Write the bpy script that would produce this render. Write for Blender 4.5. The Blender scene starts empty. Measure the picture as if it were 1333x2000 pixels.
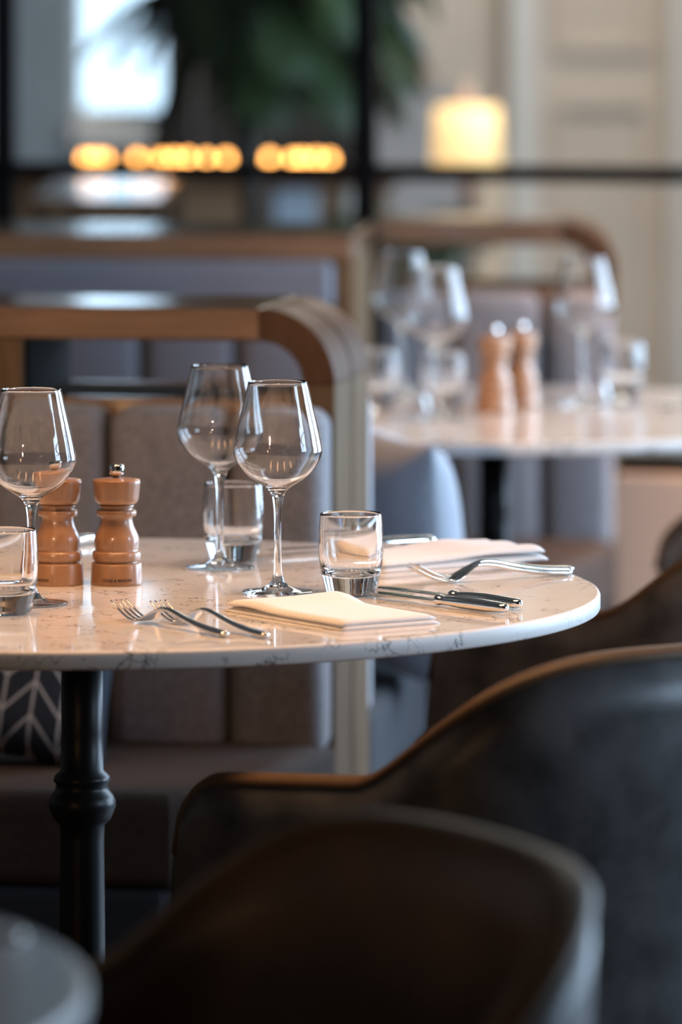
import bpy, bmesh, math, random
from mathutils import Vector, Matrix
random.seed(7)
S = bpy.context.scene
COL = S.collection
PI = math.pi
R = math.radians

# ------------------------------------------------------------------ camera, world, lights, exposure
F = 11000.0          # focal length in pixels of the 1333x2000 frame
HZ = -50.0           # horizon row (level camera, lens shifted down)
CZ = 1.391           # camera height
TZ = 0.75            # table height
cam = bpy.data.cameras.new('camera')
cam.sensor_fit = 'AUTO'; cam.sensor_width = 36.0
cam.lens = F / 2000.0 * 36.0
cam.shift_y = -(1000.0 - HZ) / 2000.0
cam.clip_start = 0.05; cam.clip_end = 200
cam.dof.use_dof = True; cam.dof.focus_distance = 5.74; cam.dof.aperture_fstop = 3.75
camo = bpy.data.objects.new('camera', cam); COL.objects.link(camo)
camo.location = (0, 0, CZ); camo.rotation_euler = (PI/2, 0, 0)
S.camera = camo

SKY = (0.57, 0.77, 1.0); SKY_STR = 22.5
w = bpy.data.worlds.new('world'); S.world = w; w.use_nodes = True
bg = w.node_tree.nodes['Background']
bg.inputs[0].default_value = (*SKY, 1); bg.inputs[1].default_value = SKY_STR

S.view_settings.view_transform = 'Standard'
S.view_settings.look = 'None'
S.view_settings.gamma = 1.0
S.view_settings.use_curve_mapping = False
S.view_settings.exposure = 0.0
cy = S.cycles
cy.use_denoising = True
cy.use_adaptive_sampling = True; cy.adaptive_threshold = 0.02
cy.max_bounces = 12; cy.transmission_bounces = 12; cy.glossy_bounces = 6; cy.diffuse_bounces = 4
cy.transparent_max_bounces = 12
cy.sample_clamp_indirect = 6.0
cy.blur_glossy = 0.3

# right-hand windows (daylight): y0, y1, z0, z1 in the wall x = XR
XR, XL, YB, YF, ZC = 3.1, -3.2, -2.2, 15.6, 3.1
WINS = [(6.8, 8.0, 0.35, 2.85), (8.5, 9.7, 0.35, 2.85), (10.1, 11.3, 0.35, 2.85), (4.3, 5.3, 0.95, 2.1)]
for (y0, y1, z0, z1) in WINS:
    l = bpy.data.lights.new('daylight_portal', 'AREA'); l.shape = 'RECTANGLE'
    l.size = z1 - z0; l.size_y = y1 - y0
    l.cycles.is_portal = True
    o = bpy.data.objects.new('daylight_portal', l); COL.objects.link(o)
    o.location = (XR + 0.2, (y0+y1)/2, (z0+z1)/2); o.rotation_euler = (0, R(90), 0)

def area(name, loc, rot, sx, sy, col, power, spread=180):
    l = bpy.data.lights.new(name, 'AREA'); l.shape = 'RECTANGLE'; l.size = sx; l.size_y = sy
    l.color = col; l.energy = power; l.spread = R(spread)
    o = bpy.data.objects.new(name, l); COL.objects.link(o); o.location = loc; o.rotation_euler = rot
    return o
# unseen area light added to brighten the lobby beyond the glazed screen
area('lobby_fill_light', (0.9, 13.2, 2.95), (0, 0, 0), 1.6, 2.4, (1.0, 0.90, 0.78), 122)

# ------------------------------------------------------------------ helpers
def P(x, y, Y):
    return Vector(((x-666.5)/F*Y, Y, CZ-(y-HZ)/F*Y))
def T(x, y, z=TZ):
    Y = F*(CZ-z)/(y-HZ)
    return Vector(((x-666.5)/F*Y, Y, z))

def mesh(verts, faces, name='mesh', smooth=True):
    m = bpy.data.meshes.new(name); m.from_pydata([tuple(v) for v in verts], [], faces)
    bm = bmesh.new(); bm.from_mesh(m)
    bmesh.ops.recalc_face_normals(bm, faces=bm.faces[:]); bm.to_mesh(m); bm.free()
    if smooth:
        for p in m.polygons: p.use_smooth = True
    m.update()
    return m

def obj(name, me, mat, parent=None, loc=None, rot=None, bevel=0, seg=2, sub=0):
    o = bpy.data.objects.new(name, me); COL.objects.link(o)
    if mat is not None and not me.materials: me.materials.append(mat)
    if parent: o.parent = parent
    if loc is not None: o.location = loc
    if rot is not None: o.rotation_euler = rot
    if bevel:
        b = o.modifiers.new('bevel', 'BEVEL'); b.width = bevel; b.segments = seg; b.limit_method = 'ANGLE'; b.angle_limit = R(40)
        b.harden_normals = False
    if sub:
        s = o.modifiers.new('sub', 'SUBSURF'); s.levels = sub; s.render_levels = sub
    return o

def tag(o, label, cat, group=None, kind=None):
    o['label'] = label
    if cat: o['category'] = cat
    if group: o['group'] = group
    if kind: o['kind'] = kind
    return o
def empty(name, loc=(0,0,0), rz=0):
    o = bpy.data.objects.new(name, None); COL.objects.link(o); o.location = loc; o.rotation_euler = (0,0,rz)
    o.empty_display_size = 0.05
    return o
def copy_tree(o, parent=None):
    c = o.copy(); COL.objects.link(c)
    if parent: c.parent = parent
    for ch in list(o.children): copy_tree(ch, c)
    return c

def box_m(x0, x1, y0, y1, z0, z1, smooth=False):
    v = [(x0,y0,z0),(x1,y0,z0),(x1,y1,z0),(x0,y1,z0),(x0,y0,z1),(x1,y0,z1),(x1,y1,z1),(x0,y1,z1)]
    f = [(0,3,2,1),(4,5,6,7),(0,1,5,4),(1,2,6,5),(2,3,7,6),(3,0,4,7)]
    return mesh(v, f, smooth=smooth)
def boxes_m(bs):
    v = []; f = []
    for (x0,x1,y0,y1,z0,z1) in bs:
        n = len(v)
        v += [(x0,y0,z0),(x1,y0,z0),(x1,y1,z0),(x0,y1,z0),(x0,y0,z1),(x1,y0,z1),(x1,y1,z1),(x0,y1,z1)]
        f += [tuple(i+n for i in q) for q in [(0,3,2,1),(4,5,6,7),(0,1,5,4),(1,2,6,5),(2,3,7,6),(3,0,4,7)]]
    return mesh(v, f, smooth=False)

def smooth_profile(pts, n=6):
    """Catmull-Rom through (r,z) points"""
    out = []
    k = len(pts)
    for i in range(k-1):
        p0 = pts[max(i-1,0)]; p1 = pts[i]; p2 = pts[i+1]; p3 = pts[min(i+2,k-1)]
        for j in range(n):
            t = j/n
            q = []
            for a in range(len(p1)):
                q.append(0.5*((2*p1[a]) + (-p0[a]+p2[a])*t + (2*p0[a]-5*p1[a]+4*p2[a]-p3[a])*t*t + (-p0[a]+3*p1[a]-3*p2[a]+p3[a])*t**3))
            out.append(tuple(q))
    out.append(tuple(pts[-1]))
    return out

def lathe_m(prof, seg=48, smooth=True):
    v = []; f = []; rings = []
    for (r, z) in prof:
        if r < 1e-6:
            rings.append([len(v)]); v.append((0,0,z))
        else:
            rings.append(list(range(len(v), len(v)+seg)))
            v += [(r*math.cos(2*PI*i/seg), r*math.sin(2*PI*i/seg), z) for i in range(seg)]
    for a, b in zip(rings, rings[1:]):
        for i in range(seg):
            j = (i+1) % seg
            if len(a) == 1 and len(b) == 1: continue
            if len(a) == 1: f.append((a[0], b[j], b[i]))
            elif len(b) == 1: f.append((a[i], a[j], b[0]))
            else: f.append((a[i], a[j], b[j], b[i]))
    if len(rings[0]) > 1: f.append(tuple(reversed(rings[0])))
    if len(rings[-1]) > 1: f.append(tuple(rings[-1]))
    return mesh(v, f, smooth=smooth)

def tube_m(path, rad, seg=8, flat=1.0, up=Vector((0,0,1)), cap=True):
    """tube along path; rad float or list of (rx, rz)"""
    v = []; f = []; n = len(path)
    path = [Vector(p) for p in path]
    for i, p in enumerate(path):
        d = (path[min(i+1,n-1)] - path[max(i-1,0)]).normalized()
        s = d.cross(up)
        if s.length < 1e-5: s = d.cross(Vector((0,1,0)))
        s.normalize(); u = s.cross(d).normalized()
        r = rad[i] if isinstance(rad, (list, tuple)) else rad
        rx, rz = r if isinstance(r, (list, tuple)) else (r, r*flat)
        for k in range(seg):
            a = 2*PI*k/seg
            v.append(p + s*rx*math.cos(a) + u*rz*math.sin(a))
    for i in range(n-1):
        for k in range(seg):
            j = (k+1) % seg
            f.append((i*seg+k, i*seg+j, (i+1)*seg+j, (i+1)*seg+k))
    if cap:
        f.append(tuple(range(seg-1,-1,-1))); f.append(tuple(range((n-1)*seg, n*seg)))
    return mesh(v, f)

def prism_m(poly, z0, z1, axis='z', smooth=False):
    n = len(poly)
    if axis == 'z':
        v = [(a,b,z0) for a,b in poly] + [(a,b,z1) for a,b in poly]
    else:   # polygon in x,z extruded along y
        v = [(a,z0,b) for a,b in poly] + [(a,z1,b) for a,b in poly]
    f = [tuple(range(n-1,-1,-1)), tuple(range(n,2*n))] + [(i,(i+1)%n,n+(i+1)%n,n+i) for i in range(n)]
    return mesh(v, f, smooth=smooth)

# ------------------------------------------------------------------ materials
MATS = {}
def M(name): return MATS[name]
def new_mat(name):
    m = bpy.data.materials.new(name); m.use_nodes = True
    nt = m.node_tree; b = nt.nodes['Principled BSDF']
    MATS[name] = m
    return m, nt, b
def N(nt, t, **kw):
    n = nt.nodes.new(t)
    for k, v in kw.items(): setattr(n, k, v)
    return n
def L(nt, a, b): nt.links.new(a, b)
def simple(name, col, rough=0.5, metal=0, spec=0.5, noise=0, nscale=20, bump=0, coat=0, sheen=0, stretch=(1,1,1)):
    m, nt, b = new_mat(name)
    b.inputs['Base Color'].default_value = (*col, 1)
    b.inputs['Roughness'].default_value = rough; b.inputs['Metallic'].default_value = metal
    b.inputs['Specular IOR Level'].default_value = spec
    if coat: b.inputs['Coat Weight'].default_value = coat; b.inputs['Coat Roughness'].default_value = 0.08
    if sheen: b.inputs['Sheen Weight'].default_value = sheen; b.inputs['Sheen Roughness'].default_value = 0.4
    if noise or bump:
        tc = N(nt, 'ShaderNodeTexCoord'); mp = N(nt, 'ShaderNodeMapping'); mp.inputs['Scale'].default_value = stretch
        no = N(nt, 'ShaderNodeTexNoise'); no.inputs['Scale'].default_value = nscale; no.inputs['Detail'].default_value = 5
        L(nt, tc.outputs['Object'], mp.inputs[0]); L(nt, mp.outputs[0], no.inputs['Vector'])
        if noise:
            mx = N(nt, 'ShaderNodeMix', data_type='RGBA'); mx.inputs[0].default_value = 0.5
            mr = N(nt, 'ShaderNodeMapRange'); mr.inputs['From Min'].default_value = 0.3; mr.inputs['From Max'].default_value = 0.7
            L(nt, no.outputs['Fac'], mr.inputs['Value']); L(nt, mr.outputs[0], mx.inputs[0])
            mx.inputs[6].default_value = (*[c*(1-noise) for c in col], 1); mx.inputs[7].default_value = (*[min(1,c*(1+noise)) for c in col], 1)
            L(nt, mx.outputs[2], b.inputs['Base Color'])
        if bump:
            bp = N(nt, 'ShaderNodeBump'); bp.inputs['Strength'].default_value = bump; bp.inputs['Distance'].default_value = 0.002
            L(nt, no.outputs['Fac'], bp.inputs['Height']); L(nt, bp.outputs[0], b.inputs['Normal'])
    return m
def wood(name, dark, light, scale=6, rough=0.35, axis=(1,14,14), coat=0.4):
    m, nt, b = new_mat(name)
    tc = N(nt, 'ShaderNodeTexCoord'); mp = N(nt, 'ShaderNodeMapping'); mp.inputs['Scale'].default_value = axis
    no = N(nt, 'ShaderNodeTexNoise'); no.inputs['Scale'].default_value = scale; no.inputs['Detail'].default_value = 6; no.inputs['Distortion'].default_value = 0.6
    L(nt, tc.outputs['Object'], mp.inputs[0]); L(nt, mp.outputs[0], no.inputs['Vector'])
    cr = N(nt, 'ShaderNodeValToRGB'); cr.color_ramp.elements[0].position = 0.3; cr.color_ramp.elements[1].position = 0.7
    cr.color_ramp.elements[0].color = (*dark,1); cr.color_ramp.elements[1].color = (*light,1)
    L(nt, no.outputs['Fac'], cr.inputs[0]); L(nt, cr.outputs[0], b.inputs['Base Color'])
    b.inputs['Roughness'].default_value = rough
    b.inputs['Coat Weight'].default_value = coat; b.inputs['Coat Roughness'].default_value = 0.12
    return m
def emit(name, col, strength):
    m, nt, b = new_mat(name)
    b.inputs['Base Color'].default_value = (*col,1)
    b.inputs['Emission Color'].default_value = (*col,1); b.inputs['Emission Strength'].default_value = strength
    return m

wood('oak', (0.12,0.062,0.034), (0.21,0.118,0.068), axis=(1.2,14,14), rough=0.22, coat=1.0)
wood('oak_upright', (0.095,0.058,0.031), (0.15,0.096,0.054), axis=(14,14,1.2), rough=0.7, coat=0)
MATS['oak_upright'].node_tree.nodes['Principled BSDF'].inputs['Specular IOR Level'].default_value = 0.12
wood('walnut', (0.065,0.031,0.016), (0.095,0.048,0.025), axis=(6,6,2), rough=0.5, coat=0.05)
MATS['walnut'].node_tree.nodes['Principled BSDF'].inputs['Specular IOR Level'].default_value = 0.1
wood('beech', (0.29,0.145,0.075), (0.40,0.215,0.115), scale=10, axis=(10,10,1.5), rough=0.32, coat=0.45)
wood('polished', (0.10,0.055,0.03), (0.16,0.09,0.05), rough=0.16, coat=0.4)
wood('bar_wood', (0.16,0.08,0.04), (0.26,0.15,0.08), rough=0.35)
simple('black_iron', (0.006,0.006,0.007), 0.38, spec=0.3)
simple('black_frame', (0.004,0.004,0.005), 0.6, spec=0.08)
simple('black_liner', (0.006,0.006,0.006), 0.9, spec=0.1)
simple('grey_fabric', (0.21,0.20,0.215), 0.9, noise=0.25, nscale=180, bump=0.5, sheen=0.25)
simple('slate_fabric', (0.13,0.14,0.175), 0.85, noise=0.18, nscale=180, bump=0.4, sheen=0.2)
simple('seat_fabric', (0.05,0.034,0.027), 0.85, spec=0.2, noise=0.2, nscale=160, bump=0.4)
simple('pale_fabric', (0.36,0.39,0.45), 0.9, noise=0.1, nscale=150, bump=0.4, sheen=0.3)
simple('dark_fabric', (0.018,0.020,0.026), 0.85, noise=0.15, nscale=150)
simple('plinth', (0.012,0.013,0.016), 0.6)
simple('leather', (0.125,0.070,0.040), 0.42, noise=0.35, nscale=9, bump=0.25, spec=0.5)
simple('leather_outer', (0.080,0.076,0.078), 0.40, noise=0.6, nscale=17, bump=0.5, spec=0.5)
simple('leather_rim', (0.11,0.066,0.037), 0.5, noise=0.2, nscale=14, bump=0.15, spec=0.25)
simple('chrome', (0.80,0.79,0.77), 0.09, metal=1)
simple('napkin', (0.80,0.775,0.76), 0.85, noise=0.03, nscale=300, bump=0.25, sheen=0.2)
simple('plaster', (0.55,0.47,0.40), 0.8, noise=0.06, nscale=3)
simple('cream', (0.78,0.64,0.50), 0.7)
simple('plaster_grey', (0.34,0.345,0.37), 0.8, noise=0.06, nscale=3)
simple('plaster_pale', (0.62,0.60,0.58), 0.75, noise=0.05, nscale=3)
simple('plaster_blue', (0.20,0.235,0.265), 0.8, noise=0.06, nscale=3)
simple('plaster_pink', (0.58,0.44,0.35), 0.75, noise=0.05, nscale=3)
simple('room_wall', (0.10,0.085,0.07), 0.8, noise=0.06, nscale=3)
simple('ceiling_paint', (0.16,0.14,0.12), 0.85, noise=0.04, nscale=3)
wood('floor_wood', (0.03,0.018,0.011), (0.055,0.033,0.02), axis=(10,1,1), rough=0.4, coat=0.1)
simple('shade_drape', (0.135,0.115,0.11), 0.9)
simple('leaf', (0.020,0.040,0.009), 0.45, noise=0.5, nscale=4)
simple('bark', (0.035,0.026,0.02), 0.8, noise=0.3, nscale=20)
simple('pot', (0.05,0.05,0.055), 0.5)
simple('ink', (0.030,0.016,0.010), 0.6)
simple('emblem_ink', (0.34,0.18,0.10), 0.5)
simple('brass', (0.75,0.48,0.22), 0.22, metal=1)
simple('grey_panel', (0.30,0.33,0.37), 0.6)
emit('bulb_warm', (1.0,0.42,0.10), 14)
emit('shade_glow', (1.0,0.66,0.30), 1.3)
emit('downlight_glow', (1.0,0.60,0.28), 26)

# clear glass for vessels
m, nt, b = new_mat('glass')
b.inputs['Base Color'].default_value = (1,1,1,1); b.inputs['Roughness'].default_value = 0
b.inputs['Transmission Weight'].default_value = 1; b.inputs['IOR'].default_value = 1.5
# thin window pane: mostly clear, Fresnel sheen
m, nt, b = new_mat('pane')
nt.nodes.remove(b)
out = nt.nodes['Material Output']; tr = N(nt,'ShaderNodeBsdfTransparent'); tr.inputs[0].default_value = (0.93,0.95,0.95,1)
gl = N(nt,'ShaderNodeBsdfGlossy'); gl.inputs['Roughness'].default_value = 0.02
fr = N(nt,'ShaderNodeFresnel'); fr.inputs[0].default_value = 1.45; mx = N(nt,'ShaderNodeMixShader')
L(nt, fr.outputs[0], mx.inputs[0]); L(nt, tr.outputs[0], mx.inputs[1]); L(nt, gl.outputs[0], mx.inputs[2]); L(nt, mx.outputs[0], out.inputs[0])

# tint added to dim the sky in the lobby window
m, nt, b = new_mat('sky_dimmer')
nt.nodes.remove(b)
out = nt.nodes['Material Output']; tr = N(nt,'ShaderNodeBsdfTransparent'); tr.inputs[0].default_value = (0.36,0.36,0.355,1)
L(nt, tr.outputs[0], out.inputs[0])

# white quartz with fine broken grey veins
m, nt, b = new_mat('quartz')
tc = N(nt,'ShaderNodeTexCoord')
warp = N(nt,'ShaderNodeTexNoise'); warp.inputs['Scale'].default_value = 16; warp.inputs['Detail'].default_value = 6
L(nt, tc.outputs['Object'], warp.inputs['Vector'])
addv = N(nt,'ShaderNodeVectorMath', operation='MULTIPLY_ADD'); addv.inputs[1].default_value = (0.25,0.25,0.25)
L(nt, warp.outputs['Color'], addv.inputs[0]); L(nt, tc.outputs['Object'], addv.inputs[2])
vo = N(nt,'ShaderNodeTexVoronoi', feature='DISTANCE_TO_EDGE'); vo.inputs['Scale'].default_value = 17
L(nt, addv.outputs[0], vo.inputs['Vector'])
vr = N(nt,'ShaderNodeMapRange'); vr.inputs['From Min'].default_value = 0.0; vr.inputs['From Max'].default_value = 0.032; vr.inputs['To Min'].default_value = 1; vr.inputs['To Max'].default_value = 0
L(nt, vo.outputs['Distance'], vr.inputs['Value'])
mk = N(nt,'ShaderNodeTexNoise'); mk.inputs['Scale'].default_value = 22; mk.inputs['Detail'].default_value = 4
L(nt, tc.outputs['Object'], mk.inputs['Vector'])
mr = N(nt,'ShaderNodeMapRange'); mr.inputs['From Min'].default_value = 0.47; mr.inputs['From Max'].default_value = 0.56
L(nt, mk.outputs['Fac'], mr.inputs['Value'])
mul = N(nt,'ShaderNodeMath', operation='MULTIPLY'); L(nt, vr.outputs[0], mul.inputs[0]); L(nt, mr.outputs[0], mul.inputs[1])
mul2 = N(nt,'ShaderNodeMath', operation='MULTIPLY'); L(nt, mul.outputs[0], mul2.inputs[0]); mul2.inputs[1].default_value = 1.0
mx = N(nt,'ShaderNodeMix', data_type='RGBA'); L(nt, mul2.outputs[0], mx.inputs[0])
mx.inputs[6].default_value = (0.72,0.70,0.68,1); mx.inputs[7].default_value = (0.06,0.058,0.062,1)
L(nt, mx.outputs[2], b.inputs['Base Color'])
b.inputs['Roughness'].default_value = 0.07; b.inputs['Specular IOR Level'].default_value = 0.5

mqe = MATS['quartz'].copy(); mqe.name = 'quartz_edge'; MATS['quartz_edge'] = mqe
mqe.node_tree.nodes['Principled BSDF'].inputs['Roughness'].default_value = 0.42

# navy cushion with printed pale zigzag lines
m, nt, b = new_mat('zigzag_print')
tc = N(nt,'ShaderNodeTexCoord'); sp = N(nt,'ShaderNodeSeparateXYZ'); L(nt, tc.outputs['Object'], sp.inputs[0])
def mth(op, a, bb=None, c=None):
    n = N(nt,'ShaderNodeMath', operation=op)
    for i, v in enumerate((a, bb, c)):
        if v is None: continue
        if isinstance(v, (int,float)): n.inputs[i].default_value = v
        else: L(nt, v, n.inputs[i])
    return n.outputs[0]
colw = 0.0345; rowh = 0.040
xsh = mth('ADD', sp.outputs['X'], -0.085)
tri = mth('PINGPONG', xsh, colw)                     # 0..colw
zz = mth('ADD', mth('ADD', sp.outputs['Z'], 0.005), mth('MULTIPLY', tri, -1.15))
zl = mth('PINGPONG', zz, rowh/2)
line1 = mth('LESS_THAN', zl, 0.0024)
vx = mth('PINGPONG', xsh, colw/2)
line2 = mth('LESS_THAN', vx, 0.0016)
ln = mth('MAXIMUM', line1, line2)
inn = mth('MULTIPLY', mth('LESS_THAN', mth('ABSOLUTE', sp.outputs['X']), 0.185), mth('LESS_THAN', mth('ABSOLUTE', sp.outputs['Z']), 0.15))
ln = mth('MULTIPLY', ln, inn)
mx = N(nt,'ShaderNodeMix', data_type='RGBA'); L(nt, ln, mx.inputs[0])
mx.inputs[6].default_value = (0.014,0.022,0.040,1); mx.inputs[7].default_value = (0.42,0.45,0.48,1)
L(nt, mx.outputs[2], b.inputs['Base Color']); b.inputs['Roughness'].default_value = 0.85

# ------------------------------------------------------------------ room shell
def struct(name, me, mat, label, parent=None, **kw):
    o = obj(name, me, mat, parent, **kw)
    o['kind'] = 'structure'; o['label'] = label
    return o
struct('floor', box_m(XL-0.2, XR+0.2, YB-0.2, YF+0.2, -0.1, 0), M('floor_wood'), 'dark wooden floor of the restaurant')
struct('ceiling', box_m(XL-0.2, XR+0.2, YB-0.2, YF+0.2, ZC, ZC+0.1), M('ceiling_paint'), 'plain ceiling above the dining room')
struct('wall_left', box_m(XL-0.15, XL, YB, YF, 0, ZC), M('room_wall'), 'plain wall on the left of the dining room')
struct('wall_rear', box_m(XL-0.15, XR+0.15, YB-0.15, YB, 0, ZC), M('room_wall'), 'wall behind the photographer')
# right wall with window openings
bs = []; ys = sorted(WINS); prev = YB
for (y0,y1,z0,z1) in ys:
    bs.append((XR, XR+0.15, prev, y0, 0, ZC)); bs.append((XR, XR+0.15, y0, y1, 0, z0)); bs.append((XR, XR+0.15, y0, y1, z1, ZC)); prev = y1
bs.append((XR, XR+0.15, prev, YF, 0, ZC))
struct('wall_right', boxes_m(bs), M('room_wall'), 'wall on the right with tall windows')
for i, (y0,y1,z0,z1) in enumerate(WINS):
    e = empty('window_%d' % (i+1), (XR+0.07, (y0+y1)/2, z0)); e['kind'] = 'structure'; e['label'] = 'tall daylight window in the right wall'
    h = (y1-y0)/2; H = z1-z0
    obj('window_frame', boxes_m([(-.03,.03,-h,-h+.05,0,H),(-.03,.03,h-.05,h,0,H),(-.03,.03,-h+.05,h-.05,0,.05),(-.03,.03,-h+.05,h-.05,H-.05,H)]), M('black_frame'), e)
    for k in ((0,) if h < .4 else (-.67, .67)):
        obj('mullion', box_m(-.02,.02,k*h/2-.016,k*h/2+.016,.05,H-.05), M('black_frame'), e)
    for k in (0.35, 0.7):
        obj('transom', box_m(-.018,.018,-h+.05,h-.05,H*k-.016,H*k+.016), M('black_frame'), e)

# lobby back wall with bright window opening at its left, pilasters and panel mouldings
WX0, WX1, WZ0, WZ1 = P(146,0,YF).x, P(330,0,YF).x, P(0,214,YF).z, 2.7
struct('wall_back', boxes_m([(WX1, XR, YF, YF+.15, 0, ZC), (WX0, WX1, YF, YF+.15, 0, WZ0), (WX0, WX1, YF, YF+.15, WZ1, ZC)]), M('plaster'), 'beige panelled wall at the far end of the lobby')
struct('wall_back_bay', box_m(XL, WX0, YF-.12, YF+.15, 0, ZC), M('plaster_blue'), 'grey blue wall left of the bright lobby window')
e = empty('window_5', ((WX0+WX1)/2, YF+.05, WZ0)); e['kind'] = 'structure'; e['label'] = 'bright window behind the palm'
hw = (WX1-WX0)/2
obj('window_frame', boxes_m([(-hw,-hw+.02,-.02,.02,0,WZ1-WZ0),(hw-.02,hw,-.02,.02,0,WZ1-WZ0)]), M('plaster_pale'), e)
obj('window_sill', box_m(-hw-.0,hw-.03,-.22,-.0,P(0,280,YF-.2).z-WZ0,P(0,246,YF-.2).z-WZ0), M('plaster_pale'), e)
obj('pane', box_m(-hw+.02,hw-.02,-.003,.003,0,WZ1-WZ0), M('sky_dimmer'), e)
pil = struct('trim_1', boxes_m([(P(992,0,YF).x, P(1050,0,YF).x, YF-.10, YF, 0, ZC)]), M('plaster_pale'), 'pale grey pilaster on the lobby wall')
pil2 = struct('trim_2', boxes_m([(P(938,0,YF-.2).x, P(992,0,YF-.2).x, YF-.07, YF, 0, P(0,300,YF).z)]), M('cream'), 'pier in lamplit cream beside the pale pilaster')  # lamp light on the pier is put into its brighter cream
struct('wall_back_panel', box_m(P(702,0,YF).x, P(936,0,YF).x, YF-.02, YF-.0005, 0, P(0,170,YF).z), M('plaster_grey'), 'grey lower panel of the lobby wall behind the lamp')
def moulding(name, x0, x1, y0, y1, label):
    a = P(x0, y1, YF-.02); c = P(x1, y0, YF-.02); t = .025
    bs = [(a.x,c.x,YF-.025,YF,a.z,a.z+t),(a.x,c.x,YF-.025,YF,c.z-t,c.z),(a.x,a.x+t,YF-.025,YF,a.z+t,c.z-t),(c.x-t,c.x,YF-.025,YF,a.z+t,c.z-t)]
    struct(name, boxes_m(bs), M('plaster'), label)
moulding('trim_3', 1080, 1275, 195, 900, 'raised panel moulding on the beige lobby wall')
moulding('trim_4', 1080, 1275, -500, 105, 'upper panel moulding on the beige lobby wall')
struct('trim_6', box_m(P(1310,0,YF).x, P(1345,0,YF).x, YF-.08, YF, 0, ZC), M('plaster_pale'), 'pale strip at the right of the lobby wall')

# ------------------------------------------------------------------ glazed screen on a low wall
SC = empty('glazed_screen', (0.0, 10.0, 0), -R(13))
tag(SC, 'black steel framed glass screen behind the far booth', 'glass screen')
zr, zb = 1.040, 0.534
xs_m = [P(8,0,10.14).x/math.cos(R(13)), P(715,0,10).x/math.cos(R(13))]
stepm = xs_m[1]-xs_m[0]
mull = [xs_m[0]-2*stepm, xs_m[0]-stepm, xs_m[0], xs_m[1], xs_m[1]+stepm, xs_m[1]+2*stepm]
zs_m = [zb, zr, zr+.52, zr+1.04, zr+1.56]
for x in mull: obj('mullion', box_m(x-.018, x+.018, -.02, .02, zb, 2.75), M('black_frame'), SC, bevel=.002)
for z in zs_m: obj('transom', box_m(mull[0], mull[-1], -.017, .017, z-(.016 if z == zb else .0145), z+.0145), M('black_frame'), SC, bevel=.002)
for a, b2 in zip(mull, mull[1:]):
    for c, d in zip(zs_m, zs_m[1:]):
        obj('glass_pane', box_m(a+.018, b2-.018, -.003, .003, c+.0145, d-.0145), M('pane'), SC)
lw = struct('wall_low', box_m(mull[0], mull[-1], -.07, .07, 0, zb-.0165), M('plaster_pink'), 'low beige wall below the glass screen', loc=(0,10.0,0), rot=(0,0,-R(13)))

# ------------------------------------------------------------------ tables
def make_table(loc, label):
    t = empty('round_table', (loc[0], loc[1], 0))
    tag(t, label, 'table', 'round marble tables in a row')
    r = 0.540; th = 0.0185
    prof = [(0,TZ-th),(r-.004,TZ-th),(r-.001,TZ-th+.001),(r,TZ-th+.003),(r,TZ-.003),(r-.001,TZ-.001),(r-.003,TZ),(0,TZ)]
    me = lathe_m(prof, 160); 
    for p in me.polygons: p.use_smooth = abs(p.normal.z) < 0.9
    me.materials.append(M('quartz')); me.materials.append(M('quartz_edge'))
    for p in me.polygons: p.material_index = 0 if p.normal.z > 0.9 else 1
    obj('table_top', me, None, t)
    prof = [(.10,TZ-th-.012),(.10,TZ-th)]
    obj('mounting_plate', lathe_m([(0,TZ-th-.012),(.10,TZ-th-.012),(.10,TZ-th-.0003),(0,TZ-th-.0003)], 40, False), M('black_iron'), t)
    col = [(0,.04),(.030,.04),(.0265,.10),(.0255,.20),(.0245,.35),(.023,.49),(.0235,.505),(.0300,.511),(.0325,.517),(.0352,.524),(.0352,.530),(.0325,.536),(.0285,.541),(.0270,.547),(.0300,.551),(.0288,.556),(.0225,.562),(.0218,.60),(.0218,TZ-th-.012),(0,TZ-th-.012)]
    obj('column', lathe_m(col, 40), M('black_iron'), t)
    base = [(0,0),(.215,0),(.22,.004),(.22,.012),(.19,.02),(.10,.032),(.05,.045),(.03,.06),(0,.06)]
    obj('base_plate', lathe_m(base, 56), M('black_iron'), t)
    return t
T1 = (-.270, 5.870); T2 = (.224, 8.25); T0 = (-.70, 3.56)
make_table(T1, 'white veined round table in the middle, sharply in focus, set with wine glasses')
make_table(T2, 'blurred round marble table in the booth behind, right of the wooden post')
make_table(T0, 'round marble table edge at the lower left corner of the photo')

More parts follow.
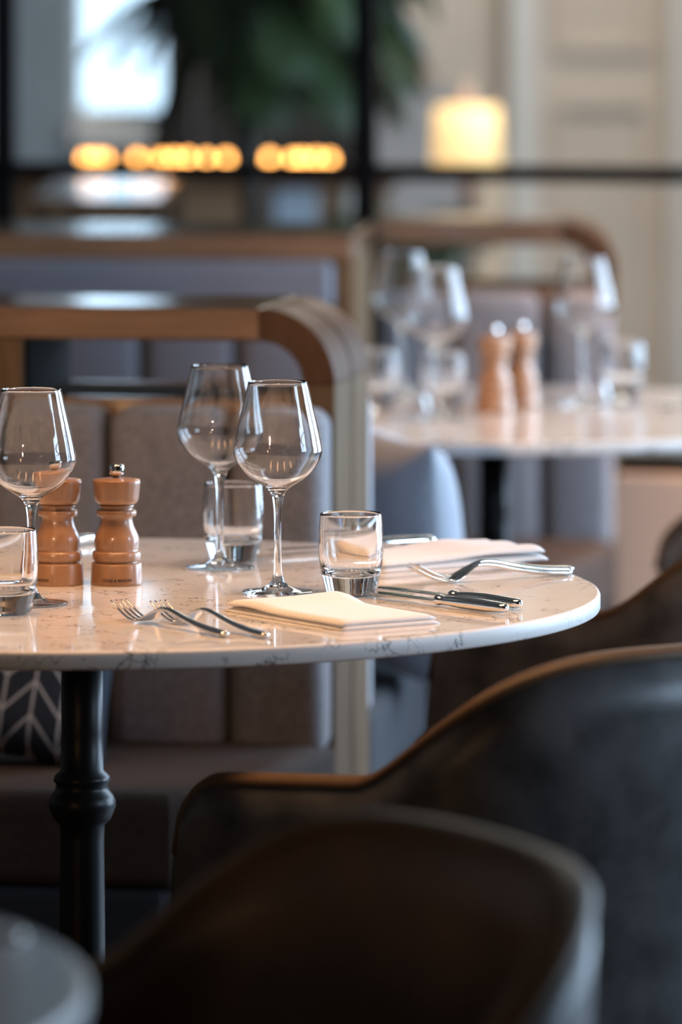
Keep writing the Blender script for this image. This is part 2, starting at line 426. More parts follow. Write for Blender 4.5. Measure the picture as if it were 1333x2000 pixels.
# ------------------------------------------------------------------ booths
def arc(cx, cz, r, a0, a1, n=14):
    return [(cx+r*math.cos(R(a0+(a1-a0)*i/n)), cz+r*math.sin(R(a0+(a1-a0)*i/n))) for i in range(n+1)]
ZT, TH, RO, RI = 0.978, 0.041, 0.094, 0.053
def rounded_cushion(x0, x1, y0, y1, z0, z1, r=0.022, seg=4):
    me = box_m(x0,x1,y0,y1,z0,z1)
    bm = bmesh.new(); bm.from_mesh(me)
    bmesh.ops.bevel(bm, geom=bm.edges[:], offset=r, segments=seg, profile=0.5, affect='EDGES')
    bm.to_mesh(me); bm.free()
    for p in me.polygons: p.use_smooth = True
    return me
def make_booth(loc, th, label, post_at, length=1.55, rear=True, D=0.133, gap=0.012, pw=.055):
    b = empty('booth_bench', (loc[0], loc[1], 0), -R(th))
    tag(b, label, 'bench', 'oak framed booth benches')
    Lx = -length
    for k, y0 in enumerate((0.0, D+gap)):
        y1 = y0 + D
        f = empty('front_frame' if k == 0 else 'rear_frame'); f.parent = b
        rl = [(Lx, ZT-TH), (-RO, ZT-TH), (-RO, ZT), (Lx, ZT)]
        obj('top_rail', prism_m(rl, y0, y1, 'y'), M('oak'), f, bevel=.004)
        out = arc(-RO, ZT-RO, RO, 90, 0, 44); inn = arc(-RO, ZT-RO, RI, 0, 90, 44)
        obj('corner_piece', prism_m(out+inn, y0, y1, 'y', smooth=False), M('walnut'), f, bevel=.004)
        obj('end_post', box_m(-TH, 0, y0, y1, 0.02, ZT-RO), M('oak_upright'), f, bevel=.004)
        obj('inner_post', box_m(post_at-pw, post_at, y0, y1, .80, ZT-TH-.0005), M('oak_upright'), f, bevel=.003)
        lz = box_m(Lx, -TH-.0005, (y0 if k == 0 else y1-.022), (y0+.022 if k == 0 else y1), .815, .866)
        obj('lower_rail', lz, M('oak'), f, bevel=.003)
    D2 = 2*D+gap
    obj('groove_strip', boxes_m([(-TH+.006, -.010, D-.001, D+gap+.001, .05, ZT-RO)]), M('black_liner'), b)
    obj('sill_liner', box_m(Lx, -TH-.001, .0225, D2-.0225, .83, .864), M('black_liner'), b)
    obj('jamb_liner', box_m(post_at+.0005, post_at+.006, .012, D2-.012, .8645, ZT-TH-.001), M('black_liner'), b)
    obj('core_panel', box_m(Lx, -TH-.002, .03, D2-.03, .08, .828), M('plinth'), b)
    # channelled back cushions
    edges = [-.002, -.124]
    while edges[-1] > Lx+.12: edges.append(max(edges[-1]-.151, Lx))
    proto = None
    for a, c in zip(edges, edges[1:]):
        obj('back_cushion', rounded_cushion(c+.003, a-.003, -.075, .035, .43, .857, .024), M('grey_fabric'), b)
        if rear: obj('back_cushion', rounded_cushion(c+.003, a-.003, D2-.035, D2+.075, .43, .857, .024), M('pale_fabric' if a > -.01 else 'grey_fabric'), b)  # end cushion paler: window light on it is put into the fabric colour
    def seat(sgn, y_in, y_out):
        poly = [(Lx, y_in), (.004, y_in), (-.03, y_in+(y_out-y_in)*.55), (-.085, y_out-sgn*.02), (-.11, y_out), (Lx, y_out)]
        if not rear: poly = [(max(x_, Lx+.05), y_) for x_, y_ in poly]
        if sgn > 0: poly = [(Lx, y_in), (.002, y_in), (.002, y_out), (Lx, y_out)]
        obj('seat_cushion', prism_m(poly, .34, .45), M('seat_fabric' if sgn < 0 else 'dark_fabric'), b, bevel=.022, seg=4)
        pl = [(x-.012, y) for x, y in poly]
        obj('seat_base', prism_m(pl, .10, .339), M('dark_fabric'), b, bevel=.01)
        obj('plinth', prism_m([(x-.04, y-(.04 if y == y_out else 0)*sgn) for x, y in poly], 0, .0995), M('plinth'), b)
    seat(-1, -.0005, -.52)
    if rear: seat(1, D2+.0005, D2+.53)
    return b
make_booth((-.007, 6.95), 9, 'near booth bench with rounded oak frame and grey cushions behind the main table', -.385-.01)
make_booth((.463, 9.45), 3, 'far blurred booth bench with rounded oak frame behind the second table', -.385, length=.405, rear=False, pw=.02)

# solid upholstered divider, left of far booth
dv = empty('upholstered_divider', (.021, 8.93, 0), -R(4))
tag(dv, 'grey upholstered divider with broad oak top, left of the far booth', 'divider')
obj('top_board', box_m(-1.5, 0, -.0, .44, ZT-.040, ZT), M('oak'), dv, bevel=.004)
obj('side_panel', box_m(-.03, 0, .012, .42, 0.02, ZT-.0405), M('oak_upright'), dv, bevel=.003)
obj('body', box_m(-1.5, -.0305, .03, .42, 0.02, ZT-.0405), M('plinth'), dv)
obj('headrest', rounded_cushion(-1.5, -.034, -.028, .035, .862, ZT-.042, .012), M('slate_fabric'), dv)
x = -.034
while x > -1.45:
    obj('back_cushion', rounded_cushion(x-.147, x-.004, -.05, .035, .30, .858, .022), M('slate_fabric'), dv); x -= .150

# ------------------------------------------------------------------ cushions
def pillow_m(w, h, t, n=16, p=0.5):
    v = []; f = []
    for s in (1, -1):
        for i in range(n+1):
            for j in range(n+1):
                a = -1+2*i/n; c = -1+2*j/n
                e = max(0, (1-a**4)*(1-c**4))**p
                pinch = 1-0.06*(1-abs(a)**2)*abs(c)**3
                pinch2 = 1-0.06*(1-abs(c)**2)*abs(a)**3
                v.append((a*w/2*pinch2, s*(t/2*e+.003), c*h/2*pinch))
    q = (n+1)**2
    for s in (0, 1):
        for i in range(n):
            for j in range(n):
                k = s*q+i*(n+1)+j
                f.append((k, k+1, k+n+2, k+n+1))
    rim = [i*(n+1) for i in range(n)] + [n*(n+1)+j for j in range(n)] + [(n-i)*(n+1)+n for i in range(n)] + [n-j for j in range(n)]
    for i in range(len(rim)):
        a, c = rim[i], rim[(i+1) % len(rim)]
        f.append((a, c, c+q, a+q))
    return mesh(v, f)
pl = obj('cushion', pillow_m(.42, .275, .12), M('zigzag_print'), None, loc=(-.465, 6.75, .45+.150), rot=(R(-15), R(8), -R(8)))
tag(pl, 'navy cushion printed with pale zigzag lines on the near bench', 'cushion')
pl2 = obj('cushion', pillow_m(.30, .34, .12), M('pale_fabric'), None, loc=(.07, 7.56, .45+.166), rot=(R(8), R(5), -R(64)))
tag(pl2, 'plain pale blue grey cushion behind the near oak post', 'cushion')

# ------------------------------------------------------------------ tub chairs
def sst(a, b, x):
    t = max(0, min(1, (x-a)/(b-a))); return t*t*(3-2*t)
def chair_path(n_arm=36, n_back=40, W=.272, DB=.172, FA=.295):
    pts = []
    for i in range(n_arm): pts.append((FA*(1-i/n_arm), W-.012*(1-i/n_arm)))
    for i in range(n_back+1):
        a = PI*i/n_back
        pts.append((-DB*math.sin(a)**.9 if 0 < i < n_back else 0.0, W*math.cos(a)))
    for i in range(1, n_arm+1): pts.append((FA*i/n_arm, -(W-.012*i/n_arm)))
    return pts
def rim_height(f):
    back = 1-sst(-.16, .055, f)
    arm = .643-.020*max(0, min(1, (f-.052)/.243))
    return arm + (.766-arm)*back
def make_chair(loc, facing, label):
    """facing = world direction (x, y)"""
    rz = math.atan2(facing[1], facing[0])
    c = empty('tub_chair', (loc[0], loc[1], 0), rz)
    tag(c, label, 'chair', 'brown leather tub chairs')
    pts = chair_path(); n = len(pts)
    nrm = []
    for i in range(n):
        a = Vector(pts[max(i-1,0)]); d = (Vector(pts[min(i+1,n-1)])-a).normalized()
        nv = Vector((-d.y, d.x))
        if nv.dot(Vector(pts[i])-Vector((0.12,0))) < 0: nv = -nv
        nrm.append(nv)
    ZB = .36
    tops = []
    for i, (f, s) in enumerate(pts):
        z = rim_height(f)
        d = min(i, n-1-i)*(.295/36)           # distance from the arm front
        if d < .060:                           # rounded front corner of the arm
            q = 1-d/.060
            z -= .070*(1-math.sqrt(max(0, 1-q*q)))
        tops.append(z)
    # cross-section: outer bottom .. outer top, inner top .. inner bottom
    def section(i, shift_out, zt, k, K):
        p = Vector(pts[i]); t = k/K
        lean = -.030*(1-t)**1.5                # shell tucks in towards the seat
        q = p + nrm[i]*(shift_out+lean)
        q.x += .030*(1-t)*max(0, (p.x-.12)/.175) # arm fronts slope forward towards the seat
        return (q.x, q.y, ZB+(zt-ZB)*t)
    def shell_mesh(o_out, o_in, K=8):
        v = []; f = []
        per = 2*(K+1)
        for i in range(n):
            for k in range(K+1): v.append(section(i, o_out, tops[i]-.008, k, K))
            for k in range(K, -1, -1): v.append(section(i, o_in, tops[i]-.008, k, K))
        for i in range(n-1):
            for k in range(per):
                j = (k+1) % per
                f.append((i*per+k, i*per+j, (i+1)*per+j, (i+1)*per+k))
        f.append(tuple(range(per-1,-1,-1))); f.append(tuple(range((n-1)*per, n*per)))
        return mesh(v, f)
    obj('outer_shell', shell_mesh(.016, .001), M('leather_outer'), c)
    obj('inner_lining', shell_mesh(.0, -.018), M('leather'), c)
    path = [(pts[i][0]-nrm[i].x*.001, pts[i][1]-nrm[i].y*.001, tops[i]-.006) for i in range(n)]
    first = [(path[0][0]+.004, path[0][1], path[0][2]-k*.035) for k in range(6, 0, -1)]
    last = [(path[-1][0]+.004, path[-1][1], path[-1][2]-k*.035) for k in range(1, 7)]
    obj('rim_edge', tube_m(path, (.0195,.012) if False else [(.0180,.0095)]*n, 10), M('leather_rim'), c)
    # seat pad
    sp = []
    for i in range(n): q = Vector(pts[i])-nrm[i]*.05; sp.append((q.x, q.y))
    obj('seat_pad', prism_m(sp, .37, .46), M('leather'), c, bevel=.02, seg=3)
    up = []
    for i in range(n): q = Vector(pts[i])-nrm[i]*.012; up.append((q.x, q.y))
    obj('seat_base', prism_m(up, .335, .369), M('black_liner'), c)
    for (a, s) in ((.24,.2),(.24,-.2),(-.12,.17),(-.12,-.17)):
        obj('leg', tube_m([(a,s,.335),(a*1.15,s*1.15,0)], [(.018,.018),(.011,.011)], 10), M('walnut'), c)
    return c
def unit(x, y):
    l = math.hypot(x, y); return (x/l, y/l)
fa = unit(-.80, .60)
make_chair((.243, 5.393), (math.cos(2.371), math.sin(2.371)), 'large leather tub chair pushed to the main table, dark outer back at right')
make_chair((-.038, 3.995), (math.cos(3.588), math.sin(3.588)), 'dark brown tub chair blurred in the front, inner back rest towards the camera')
make_chair((.508, 6.79), (math.cos(2.498), math.sin(2.498)), 'leather tub chair behind the right end of the main table')
make_chair((.795, 8.19), unit(-.98, .2), 'blurred dark tub chair at the second table, cut off by the right photo edge')

# ------------------------------------------------------------------ glassware
outer = [(.0366,.0004),(.0370,.0014),(.0362,.0024),(.028,.0034),(.018,.0052),(.0105,.0085),(.0066,.0135),(.0047,.021),(.0039,.035),(.0036,.055),(.0037,.074),(.0043,.088),(.0058,.098),(.0088,.1055),(.0140,.1102),(.0210,.1146),(.0300,.1208),(.0375,.1285),(.0430,.1365),(.0460,.1445),(.0462,.1505),(.0448,.158),(.0424,.170),(.0390,.184),(.0349,.201),(.0309,.2185)]
tk = .0009
inner = [(.0300,.2190),(.0340,.201),(.0381,.184),(.0415,.170),(.0439,.158),(.0453,.1505),(.0451,.1450),(.0421,.1372),(.0366,.1295),(.0291,.1220),(.0201,.1162),(.0120,.1120),(.0055,.1096),(.0,.1090)]
po = smooth_profile(outer, 4); pi_ = smooth_profile(inner, 4)
prof = [(0,.0004)] + po + [(.0305,.2193)] + [(max(r,0),z) for r,z in pi_[:-1]] + [(0,.1090)]
WG = lathe_m(prof, 64)
tout = [(.0245,.0004),(.0258,.0022),(.0275,.009),(.0305,.022),(.0328,.036),(.0337,.048),(.0334,.060),(.0326,.074),(.0318,.0845)]
tin = [(.0301,.0848),(.0305,.074),(.0308,.060),(.0305,.048),(.0292,.036),(.0262,.0275),(.0205,.0228),(.0120,.0208),(.0,.0202)]
prof = [(0,.0014),(.016,.0012),(.022,.0004)] + smooth_profile(tout, 4) + [(.0310,.0852)] + [(max(r,0),z) for r,z in smooth_profile(tin, 4)[:-1]] + [(0,.0202)]
TG = lathe_m(prof, 64)
def wine(p, label): 
    o = obj('wine_glass', WG, M('glass'), None, loc=p); tag(o, label, 'wine glass', 'wine glasses on the tables'); return o
def tumbler(p, label):
    o = obj('tumbler', TG, M('glass'), None, loc=p); tag(o, label, 'tumbler', 'water tumblers on the tables'); return o
wine(T(543,1158), 'sharp stemmed wine glass at the centre, left of the front tumbler')
wine(T(430,1110), 'stemmed wine glass behind the centre one, before a tumbler')
wine(T(61,1180), 'stemmed wine glass at the left edge, before a pepper mill')
tumbler(T(686,1163), 'clear tumbler behind the folded front napkin')
tumbler(T(456,1096), 'clear tumbler standing behind a wine stem on the main table')
tumbler(T(10,1199), 'clear tumbler cut off by the left edge of the photo')
wine(T(853,818), 'blurred wine glass with bright streak, nearest on the second table')
wine(T(786,772), 'blurred wine glass at the left back of the second table')
wine(T(1142,790), 'blurred wine glass at the right of the second table')
tumbler(T(735,796), 'blurred tumbler beside the oak post on the second table')
tumbler(T(866,800), 'blurred tumbler right of the left wine glasses on the second table')
tumbler(T(1217,776), 'blurred tumbler right of the lone wine glass')

# ------------------------------------------------------------------ pepper mills
MB = [(0,0),(.0266,0),(.0271,.0008),(.0272,.004),(.0265,.0212),(.0262,.0224),(.0254,.0229),(.0226,.0231),(.0221,.0240),(.0226,.0250),(.0246,.0254),(.0253,.0266),(.0257,.0300),(.0254,.0335),(.0247,.0348),(.0229,.0351),(.0225,.0358),(.0230,.0385),(.0236,.0430),(.0236,.0470),(.0229,.0512),(.0206,.0565),(.0182,.0615),(.0168,.0665),(.0166,.0705),(.0170,.0716),(.0200,.0722),(.0209,.0735),(.0210,.0765),(.0202,.0782),(.0172,.0784),(.0168,.0800),(.0172,.0812),(.0184,.0817),(.0185,.0834),(.0172,.0838),(.0168,.0846),(0,.0846)]
MH = [(0,.0847),(.0188,.0847),(.0205,.0856),(.0226,.0878),(.0236,.0915),(.0243,.0980),(.0250,.1060),(.0252,.1092),(.0247,.1101),(.0200,.1108),(.0080,.1122),(0,.1123)]
KN = [(0,.1118),(.0046,.1120),(.0044,.1146),(.0066,.1149),(.0074,.1158),(.0078,.1180),(.0080,.1235),(.0077,.1252),(.0066,.1260),(0,.1264)]
mb = lathe_m(MB, 48); mh = lathe_m(MH, 48); mk_ = lathe_m(KN, 32)
tcv = bpy.data.curves.new('mill_text', 'FONT'); tcv.body = 'COLE & MASON'; tcv.size = .0042; tcv.align_x = 'CENTER'; tcv.resolution_u = 2; tcv.offset = .00012
tob = bpy.data.objects.new('mill_text', tcv); COL.objects.link(tob)
bpy.context.view_layer.update()
txt = bpy.data.meshes.new_from_object(tob.evaluated_get(bpy.context.evaluated_depsgraph_get()))
bpy.data.objects.remove(tob)
xs = [v.co.x for v in txt.vertices]; sc = .0318/(max(xs)-min(xs))
bm = bmesh.new(); bm.from_mesh(txt); bmesh.ops.subdivide_edges(bm, edges=[e for e in bm.edges if e.calc_length() > .001], cuts=1); bm.to_mesh(txt); bm.free()
for v in txt.vertices:
    z = .0050+v.co.y*1.0; r = .0272-(z-.004)*.0407+.00014
    a = v.co.x*sc/r - PI/2
    v.co = (r*math.cos(a), r*math.sin(a), z)
for p in txt.polygons: p.use_smooth = False
# faint engraved round emblem on the belly
ev = []; ef = []
ne = 28
for ring, rr in ((0,.0042),(1,.0037)):
    for i in range(ne):
        a = 2*PI*i/ne; x = rr*math.cos(a); z = .0442+rr*math.sin(a); r = .02385
        t = x/r-PI/2; ev.append((r*math.cos(t), r*math.sin(t), z))
for i in range(ne): j = (i+1)%ne; ef.append((i, j, ne+j, ne+i))
EMB = mesh(ev, ef, smooth=False)
def mill(p, rz, label):
    e = empty('pepper_mill', p, rz); tag(e, label, 'pepper mill', 'wooden mills on the tables')
    bo = obj('body', mb, M('beech'), e); obj('head', mh, M('beech'), e); obj('knob', mk_, M('chrome'), e)
    obj('lettering', txt, M('ink'), bo); obj('emblem', EMB, M('emblem_ink'), bo)
    return e
mill(T(228,1141), R(4), 'turned beech pepper mill with steel knob, right of its twin on the main table')
mill(T(113,1141), R(-52), 'turned beech mill partly behind the left wine glass')
mill(T(966,806), R(10), 'blurred beech mill on the second table, left of the pair')
mill(T(1018,797), R(30), 'blurred beech mill on the second table, right of the pair')

# ------------------------------------------------------------------ cutlery
def interp(tab, x):
    for (a, va), (b_, vb) in zip(tab, tab[1:]):
        if x <= b_:
            t = (x-a)/(b_-a); t = t*t*(3-2*t) if False else t
            return va+(vb-va)*t
    return tab[-1][1]
FZ = smooth_profile([(0,.0035),(.012,.0038),(.04,.0060),(.07,.0105),(.098,.0163),(.116,.0174),(.130,.0120),(.143,.0052),(.153,.0028),(.165,.0042),(.180,.0095),(.198,.0185)], 6)
FW = [(0,.0030),(.004,.0058),(.012,.0066),(.03,.0060),(.07,.0040),(.10,.0030),(.118,.0034),(.128,.0070),(.140,.0112),(.152,.0122),(.156,.0120)]
FT = [(0,.0022),(.004,.0032),(.012,.0034),(.05,.0030),(.10,.0026),(.125,.0016),(.14,.0011),(.156,.0010)]
hp = [q for q in FZ if q[0] <= .156]
FORK = tube_m([(x,0,z) for x,z in hp], [(interp(FW,x), interp(FT,x)) for x,z in hp], 14)
TINE = []
for k in range(4):
    yy = (-.0093+.0062*k)
    tp = [q for q in FZ if q[0] >= .150]
    TINE.append(tube_m([(x, yy*(1-.05*(x-.15)/.05), z) for x,z in tp], [((.0021-.0010*i/(len(tp)-1)), (.0012-.0004*i/(len(tp)-1))) for i in range(len(tp))], 8))
def fork(end, d, label):
    e = empty('fork', end, math.atan2(d[1], d[0])); tag(e, label, 'fork', 'steel forks on the tables')
    obj('handle', FORK, M('chrome'), e)
    for t in TINE: obj('tine', t, M('chrome'), e)
    return e
KW = [(0,.0030),(.003,.0050),(.008,.0056),(.03,.0066),(.06,.0064),(.085,.0052),(.095,.0042),(.098,.0058),(.103,.0058),(.106,.0040)]
kx = [0,.002,.005,.01,.02,.035,.05,.065,.08,.09,.0955,.097,.100,.1035,.106]
KH = tube_m([(x,0,.0070) for x in kx], [(interp(KW,x)*1.2, interp(KW,x)*.98) for x in kx], 14)
bl = [(.104,-.0045),(.115,-.0070),(.14,-.0085),(.17,-.0088),(.19,-.0082),(.205,-.0060),(.216,-.0010),(.219,.0040),(.214,.0062),(.16,.0062),(.115,.0056),(.104,.0045)]
KB = prism_m(bl, .0052, .0068)
def knife(end, d, label):
    e = empty('knife', end, math.atan2(d[1], d[0])); tag(e, label, 'knife', 'steel knives on the tables')
    obj('handle', KH, M('chrome'), e); obj('blade', KB, M('chrome'), e, bevel=.0006, seg=1)
    return e
d1 = unit(-.56,.83); dk = unit(-.65,.76); d2 = unit(-.86,-.51)
fork(T(443,1246), d1, 'steel fork at the front edge of the main table, left of the pair')
fork(T(522,1248), d1, 'steel fork at the front edge of the main table, nearer the napkin')
knife(T(990,1202), dk, 'steel knife right of the front napkin, nearer the table edge')
knife(T(1017,1193), dk, 'steel knife right of the front napkin, further from the edge')
fork(T(1119,1117), unit(-.86,-.50), 'steel fork at the right end of the main table, further back of the pair')
fork(T(1119,1117)+Vector((-.003,-.034,0)), unit(-.86,-.50), 'steel fork at the right end of the main table, nearer of the pair')
knife(T(849,1066), d2, 'steel knife at the back of the main table behind the rear napkin')
knife(T(182,1062), unit(-.55,-.83), 'steel knife behind the pepper mills')
fork(T(1290,800), unit(.85,-.5), 'blurred steel fork at the right of the second table')
knife(T(46,1852), unit(-.9,-.42), 'steel knife on the corner table at the lower left')

# ------------------------------------------------------------------ napkins
def slab_m(Lx, Wy, thick, top, nx=36, ny=14, r=.0018):
    """soft cloth layer: top(u,v) height of the underside, u along length 0..1, v across 0..1"""
    v = []; f = []
    cols = []
    for i in range(nx+1):
        u = i/nx; ring = []
        m_ = 2*(ny+1)
        for j in range(ny+1):
            w_ = j/ny; e = min(1, min(w_, 1-w_)*12); eu = min(1, min(u,1-u)*22)
            hh = thick*(.35+.65*math.sqrt(max(0,1-(1-e)**2)))*(.55+.45*math.sqrt(max(0,1-(1-eu)**2)))
            ring.append((u*Lx, (w_-.5)*Wy, top(u,w_)+hh))
        for j in range(ny, -1, -1):
            w_ = j/ny; ring.append((u*Lx, (w_-.5)*Wy, top(u,w_)))
        cols.append(ring); v += ring
    m_ = len(cols[0])
    for i in range(nx):
        for k in range(m_):
            j = (k+1) % m_
            f.append((i*m_+k, i*m_+j, (i+1)*m_+j, (i+1)*m_+k))
    f.append(tuple(range(m_-1,-1,-1))); f.append(tuple(range(nx*m_, (nx+1)*m_)))
    return mesh(v, f)
def napkin(p, d, Lx, Wy, label, hump, t=.0048):
    e = empty('napkin', p, math.atan2(d[1], d[0])); tag(e, label, 'napkin', 'folded cloth napkins')
    obj('fold', slab_m(Lx, Wy, t, lambda u,v: 0.0002), M('napkin'), e)
    obj('fold', slab_m(Lx*.985, Wy*.97, t, lambda u,v: t*1.02+hump(u,v)), M('napkin'), e)
    return e
# front napkin: from its left end towards lower right
a = (T(470,1198)+T(596,1176))/2; c = (T(690,1233)+T(836,1219))/2
dd = (c-a); ln = dd.length
def hump1(u, v):
    return .0085*math.exp(-((u-.22)/.15)**2)*(.25+.75*v) + .0016*max(0,1-u*3)*(1-v)
napkin(a, unit(dd.x, dd.y), ln, .118, 'white folded napkin at the front between forks and knives', hump1)
a2 = T(690,1112); c2 = T(1012,1086)
dd2 = c2-a2
def hump2(u, v):
    return .0052*math.exp(-((u-.66)/.20)**2)*(.5+.5*v) + .0030*u*abs(math.sin(7*v+.6))*(u > .0)*u
napkin(a2, unit(dd2.x, dd2.y), dd2.length, .105, 'white folded napkin at the back right, behind the upturned forks', hump2, .0068)

# ------------------------------------------------------------------ lobby beyond the screen
YBAR = 13.0
bar = empty('bar_counter', (P(420,0,YBAR).x, YBAR, 0)); tag(bar, 'brown bar counter with candle lights beyond the glass screen', 'bar counter')
zt = P(0,338,YBAR-.15).z
obj('counter_top', box_m(-.62, .42, -.22, .30, zt-.03, zt), M('walnut'), bar, bevel=.004)
obj('counter_body', box_m(-.60, .40, -.16, .28, 0, zt-.0305), M('bar_wood'), bar)
obj('grey_panel', box_m(.14, .24, -.175, -.1605, .2, zt-.035), M('grey_panel'), bar)
obj('grey_panel', box_m(.30, .34, -.175, -.1605, .2, zt-.035), M('plaster'), bar)
bulb = lathe_m([(0,0),(.006,0),(.0075,.002),(.0095,.010),(.0085,.019),(.005,.025),(0,.026)], 20)
cup = lathe_m([(0,-.012),(.007,-.012),(.009,-.006),(.009,.0),(0,.0)], 20, False)
cx = [167, 186, 206, 268, 292, 318, 342, 368, 404, 442, 527, 572, 592, 618, 644]
ORD = 'first second third fourth fifth sixth seventh eighth ninth tenth eleventh twelfth thirteenth fourteenth fifteenth'.split()
for i, x in enumerate(cx):
    q = P(x, 0, YBAR + .04*math.sin(i*2.1))
    e = empty('candle_light', (q.x, q.y, zt+.0125)); tag(e, 'warm glowing candle on the bar counter, %s from the left' % ORD[i], 'candle', 'candle lights in a row on the bar')
    obj('glowing_globe', bulb, M('bulb_warm'), e); obj('holder', cup, M('brass'), e)
# polished high table before the bar, mirroring the candles
ht = empty('high_table', (-.49, 11.95, 0)); tag(ht, 'polished high table before the bar, mirroring the candle lights', 'table')
obj('table_top', box_m(-.13, .13, -.75, .75, .915, .945), M('polished'), ht, bevel=.003)
for (a_, c_) in ((-.11,-.7),(.11,-.7),(-.11,.7),(.11,.7)): obj('leg', box_m(a_-.015,a_+.015,c_-.015,c_+.015,0,.9145), M('black_frame'), ht)
# table lamp with glowing shade
YL = 13.2
lp = empty('table_lamp', (P(912,0,YL).x, YL, .62)); tag(lp, 'lamp with glowing cream shade beyond the glass screen', 'lamp')
zs1, zs0 = P(0,208,YL).z, P(0,322,YL).z
sw = .083
obj('lamp_shade', lathe_m([(sw*.97,zs0-.62),(sw*.90,zs1-.62),(sw*.885,zs1-.62),(sw*.955,zs0-.62)], 40, True), M('shade_glow'), lp)
obj('stem', lathe_m([(0,.0),(.06,.0),(.06,.012),(.012,.02),(.009,.05),(.009,zs1-.62-.01),(0,zs1-.62-.01)], 24), M('walnut'), lp)
obj('finial', lathe_m([(0,zs1-.62-.012),(.012,zs1-.62),(.022,zs1-.62+.028),(.012,zs1-.62+.05),(0,zs1-.62+.055)], 20), M('plaster_pink'), lp)
st = empty('console_table', (P(912,0,YL).x, YL, 0)); tag(st, 'small console under the glowing lamp', 'console')
obj('top', box_m(-.13,.13,-.13,.13,.58,.6195), M('walnut'), st, bevel=.003)
for (a_, c_) in ((-.11,-.11),(.11,-.11),(-.11,.11),(.11,.11)): obj('leg', box_m(a_-.012,a_+.012,c_-.012,c_+.012,0,.5795), M('walnut'), st)

# drape added to stand for the darker, unlit lobby wall behind the palm
cv = []; cf = []; nc = 60
cx0, cx1 = P(332,0,15.35).x, P(700,0,15.35).x
for i in range(nc+1):
    xx = cx0+(cx1-cx0)*i/nc; yy = 15.36+.05*math.sin(i*1.35)+.02*math.sin(i*.53)
    cv += [(xx,yy,.02),(xx,yy,2.9),(xx,yy+.01,2.9),(xx,yy+.01,.02)]
for i in range(nc):
    for k in range(4): cf.append((i*4+k, i*4+(k+1)%4, i*4+4+(k+1)%4, i*4+4+k))
cu = obj('shade_drape', mesh(cv, cf), M('shade_drape'), None)
tag(cu, 'taupe drape added to darken the far lobby wall behind the palm', 'shade_drape')

# palm
def frond(base, az, length, rise, droop, leaf_len, n=26):
    v = []; f = []
    pts = []
    for i in range(n+1):
        t = i/n
        h = length*t
        pts.append(Vector((math.cos(az)*h*(1-.15*t), math.sin(az)*h*(1-.15*t), rise*math.sin(t*PI*.55)*1.0 - droop*t**2.2)) + Vector(base))
    def quad(a, b2, c, d):
        k = len(v); v.extend([a, b2, c, d]); f.append((k, k+1, k+2, k+3))
    for i in range(n):
        d = (pts[i+1]-pts[i]).normalized(); s = d.cross(Vector((0,0,1))); s = s.normalized() if s.length > 1e-4 else Vector((1,0,0)); u = s.cross(d)
        wq = .006*(1-i/n)+.0015
        quad(pts[i]-s*wq, pts[i]+s*wq, pts[i+1]+s*wq, pts[i+1]-s*wq)
        quad(pts[i]-u*wq, pts[i]+u*wq, pts[i+1]+u*wq, pts[i+1]-u*wq)
        if i < 4: continue
        t = i/n; ll = leaf_len*(math.sin(PI*min(1, t*.9+.12))**.7)
        for sg in (-1, 1):
            tip = pts[i] + (s*sg*.75 + d*.75)*ll + Vector((0,0,-.45*ll*random.uniform(.6,1.2)))
            mid = pts[i] + (s*sg*.42 + d*.36)*ll + Vector((0,0,-.02*ll))
            wd = d*(.014)
            k = len(v); v.extend([pts[i]-wd*.5, pts[i]+wd*.5, mid+wd*1.3, tip, mid-wd*1.3])
            f.append((k, k+1, k+2, k+3, k+4))
    return mesh(v, f, smooth=False)
YP = 11.9
pm = empty('palm_plant', (P(490,0,YP).x, YP, 0)); tag(pm, 'tall dark green palm beyond the glass screen', 'palm')
obj('planter', lathe_m([(0,0),(.12,0),(.15,.36),(.155,.38),(.14,.385),(0,.36)], 32), M('pot'), pm)
obj('trunk', tube_m([(0,0,.36),(.01,0,.7),(.0,.01,1.05),(.02,0,1.36)], [(.035,.035),(.028,.028),(.026,.026),(.022,.022)], 12), M('bark'), pm)
specs = [(181,.45,.09,.22,.13),(187,.40,.07,.24,.13),(176,.32,.06,.24,.14),(197,.28,.02,.36,.13),(165,.27,.0,.30,.13),(190,.30,-.02,.36,.12),(205,.26,.12,.20,.15),(150,.28,.30,.22,.15),(170,.24,.05,.28,.14),(0,.44,.22,.26,.22),(-20,.42,.10,.30,.22),(25,.40,.28,.30,.22),(8,.36,.02,.28,.22),
         (60,.40,.34,.30,.22),(100,.34,.30,.34,.2),(250,.34,.20,.34,.2),(280,.36,.14,.32,.2),(310,.40,.25,.36,.22),(225,.28,.28,.30,.16),(335,.42,.30,.24,.22),(0,.40,.30,.10,.22),(270,.28,.02,.30,.18),(350,.40,.15,.34,.22),(320,.34,.04,.32,.2)]
for (az, ln_, ri, dr, ll) in specs:
    obj('frond', frond((.02,0,1.34), R(az), ln_, ri, dr, ll), M('leaf'), pm)
# small leafy plant low beside the mullion
sp = empty('leafy_plant', (P(795,0,11.2).x, 11.2, 0)); tag(sp, 'low dark leafy plant right of the black mullion', 'plant')
obj('planter', lathe_m([(0,0),(.10,0),(.12,.62),(.11,.625),(0,.60)], 28), M('pot'), sp)
for k in range(9):
    obj('frond', frond((0,0,.61), R(40*k+12), .16+.03*(k%3), .34+.03*(k%2), .10, .07, 12), M('leaf'), sp)

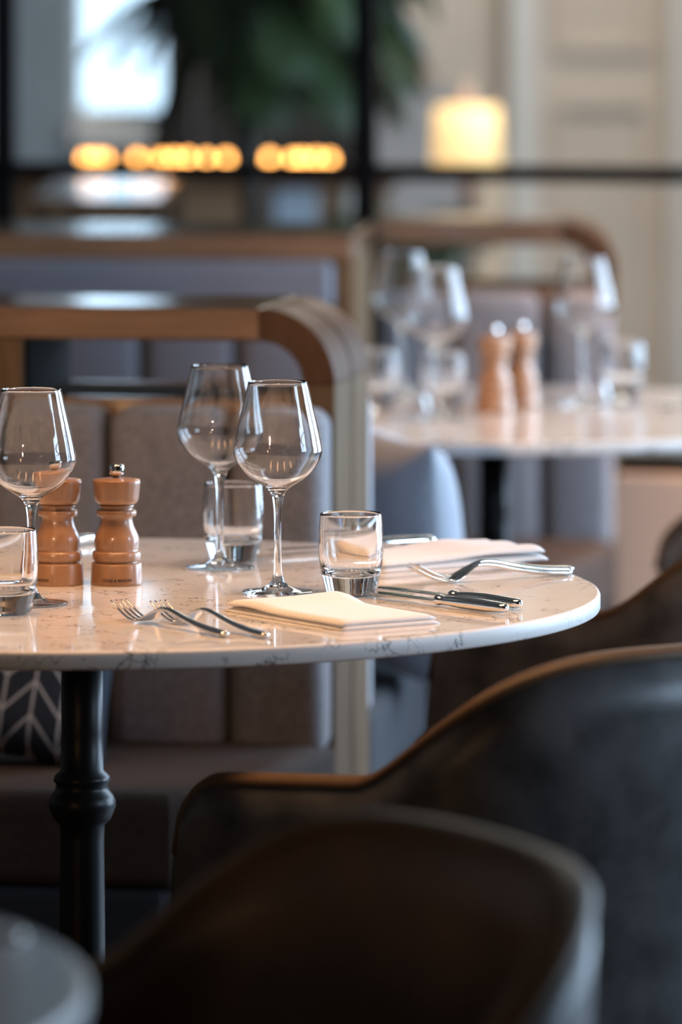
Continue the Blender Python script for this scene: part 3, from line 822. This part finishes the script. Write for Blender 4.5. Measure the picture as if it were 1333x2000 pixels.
# ------------------------------------------------------------------ dining room lamps, some added as fill (above and left, out of the picture)
def linear_pendant(x, y, z, ln_, power, label, rz=0, wd=.05, col=(1.0,0.55,0.27), spread=84):
    e = empty('linear_pendant', (x, y, z), rz); tag(e, label, 'pendant lamp', 'warm linear pendant lamps')
    obj('housing', box_m(-wd/2-.01, wd/2+.01, -ln_/2-.01, ln_/2+.01, 0.002, .05), M('black_frame'), e, bevel=.004)
    for k in (-.4, .4): obj('suspension_rod', box_m(-.003,.003,k*ln_-.003,k*ln_+.003,.05,ZC-z-.001), M('black_frame'), e)
    l = bpy.data.lights.new('lamp_strip', 'AREA'); l.shape = 'RECTANGLE'; l.size = wd; l.size_y = ln_; l.energy = power; l.color = col; l.spread = R(spread)
    o = bpy.data.objects.new('lamp_strip', l); COL.objects.link(o); o.parent = e; o.location = (0,0,-.001)
    return e
for i, x in enumerate((-.75, -.40, -.05, .30)):
    linear_pendant(x, 5.66, 2.30, 0.56, 2.6, 'linear pendant lamp over the main table, %s from the left' % ORD[i])
for i, x in enumerate((.05, .55)):
    linear_pendant(x, 7.9, 2.30, 0.8, 3.2, 'linear pendant lamp over the second table, %s from the left' % ORD[i])
linear_pendant(1.0, 9.3, 2.30, 0.5, 16.0, 'added linear pendant that brightens the low wall at the right', spread=62)  # unseen lamp added to brighten the low wall
def wall_lamp(y, z0, z1, label):
    e = empty('wall_lamp', (XL+.13, y, z0)); tag(e, label, 'wall lamp', 'warm linear wall lamps')
    obj('back_plate', box_m(-.129, -.092, -.05, .05, 0, z1-z0), M('brass'), e)
    obj('glowing_tube', lathe_m([(0,.02),(.09,.02),(.09,z1-z0-.02),(0,z1-z0-.02)], 20), M('downlight_glow'), e)
wall_lamp(-0.6, 1.1, 2.2, 'linear warm wall lamp on the left wall, towards the photographer')

# unseen spotlight track added as warm fill, to the left behind the photographer
tk_ = empty('fill_track', (-2.5, -0.4, ZC)); tag(tk_, 'added ceiling track with warm fill spotlights behind the photographer', 'fill light')
obj('rail', box_m(-.02, .02, -.9, .9, -.03, -.001), M('black_frame'), tk_)
head = lathe_m([(0,.06),(.04,.06),(.045,.05),(.045,-.06),(.038,-.06),(.034,.02),(0,.02)], 24)
for k, (dy, tx, ty, tz, pw_) in enumerate(((-.7,-.6,6.9,1.02,440),(0,-.12,6.8,1.02,440),(.7,.45,8.9,.98,440))):
    p0 = Vector((0, dy, -.14)); aim = (Vector((tx,ty,tz))-(Vector(tk_.location)+p0)).normalized()
    q = aim.to_track_quat('-Z', 'Y')
    h = obj('spot_head', head, M('black_frame'), tk_, loc=p0); h.rotation_mode = 'QUATERNION'; h.rotation_quaternion = q
    obj('bracket', box_m(-.006,.006,dy-.006,dy+.006,-.10,-.03), M('black_frame'), tk_)
    l = bpy.data.lights.new('spot_beam', 'SPOT'); l.energy = pw_; l.color = (1.0,0.66,0.42); l.spot_size = R(11); l.spot_blend = 0.7; l.shadow_soft_size = .05
    o = bpy.data.objects.new('spot_beam', l); COL.objects.link(o); o.parent = tk_; o.location = p0+aim*.07; o.rotation_mode = 'QUATERNION'; o.rotation_quaternion = q
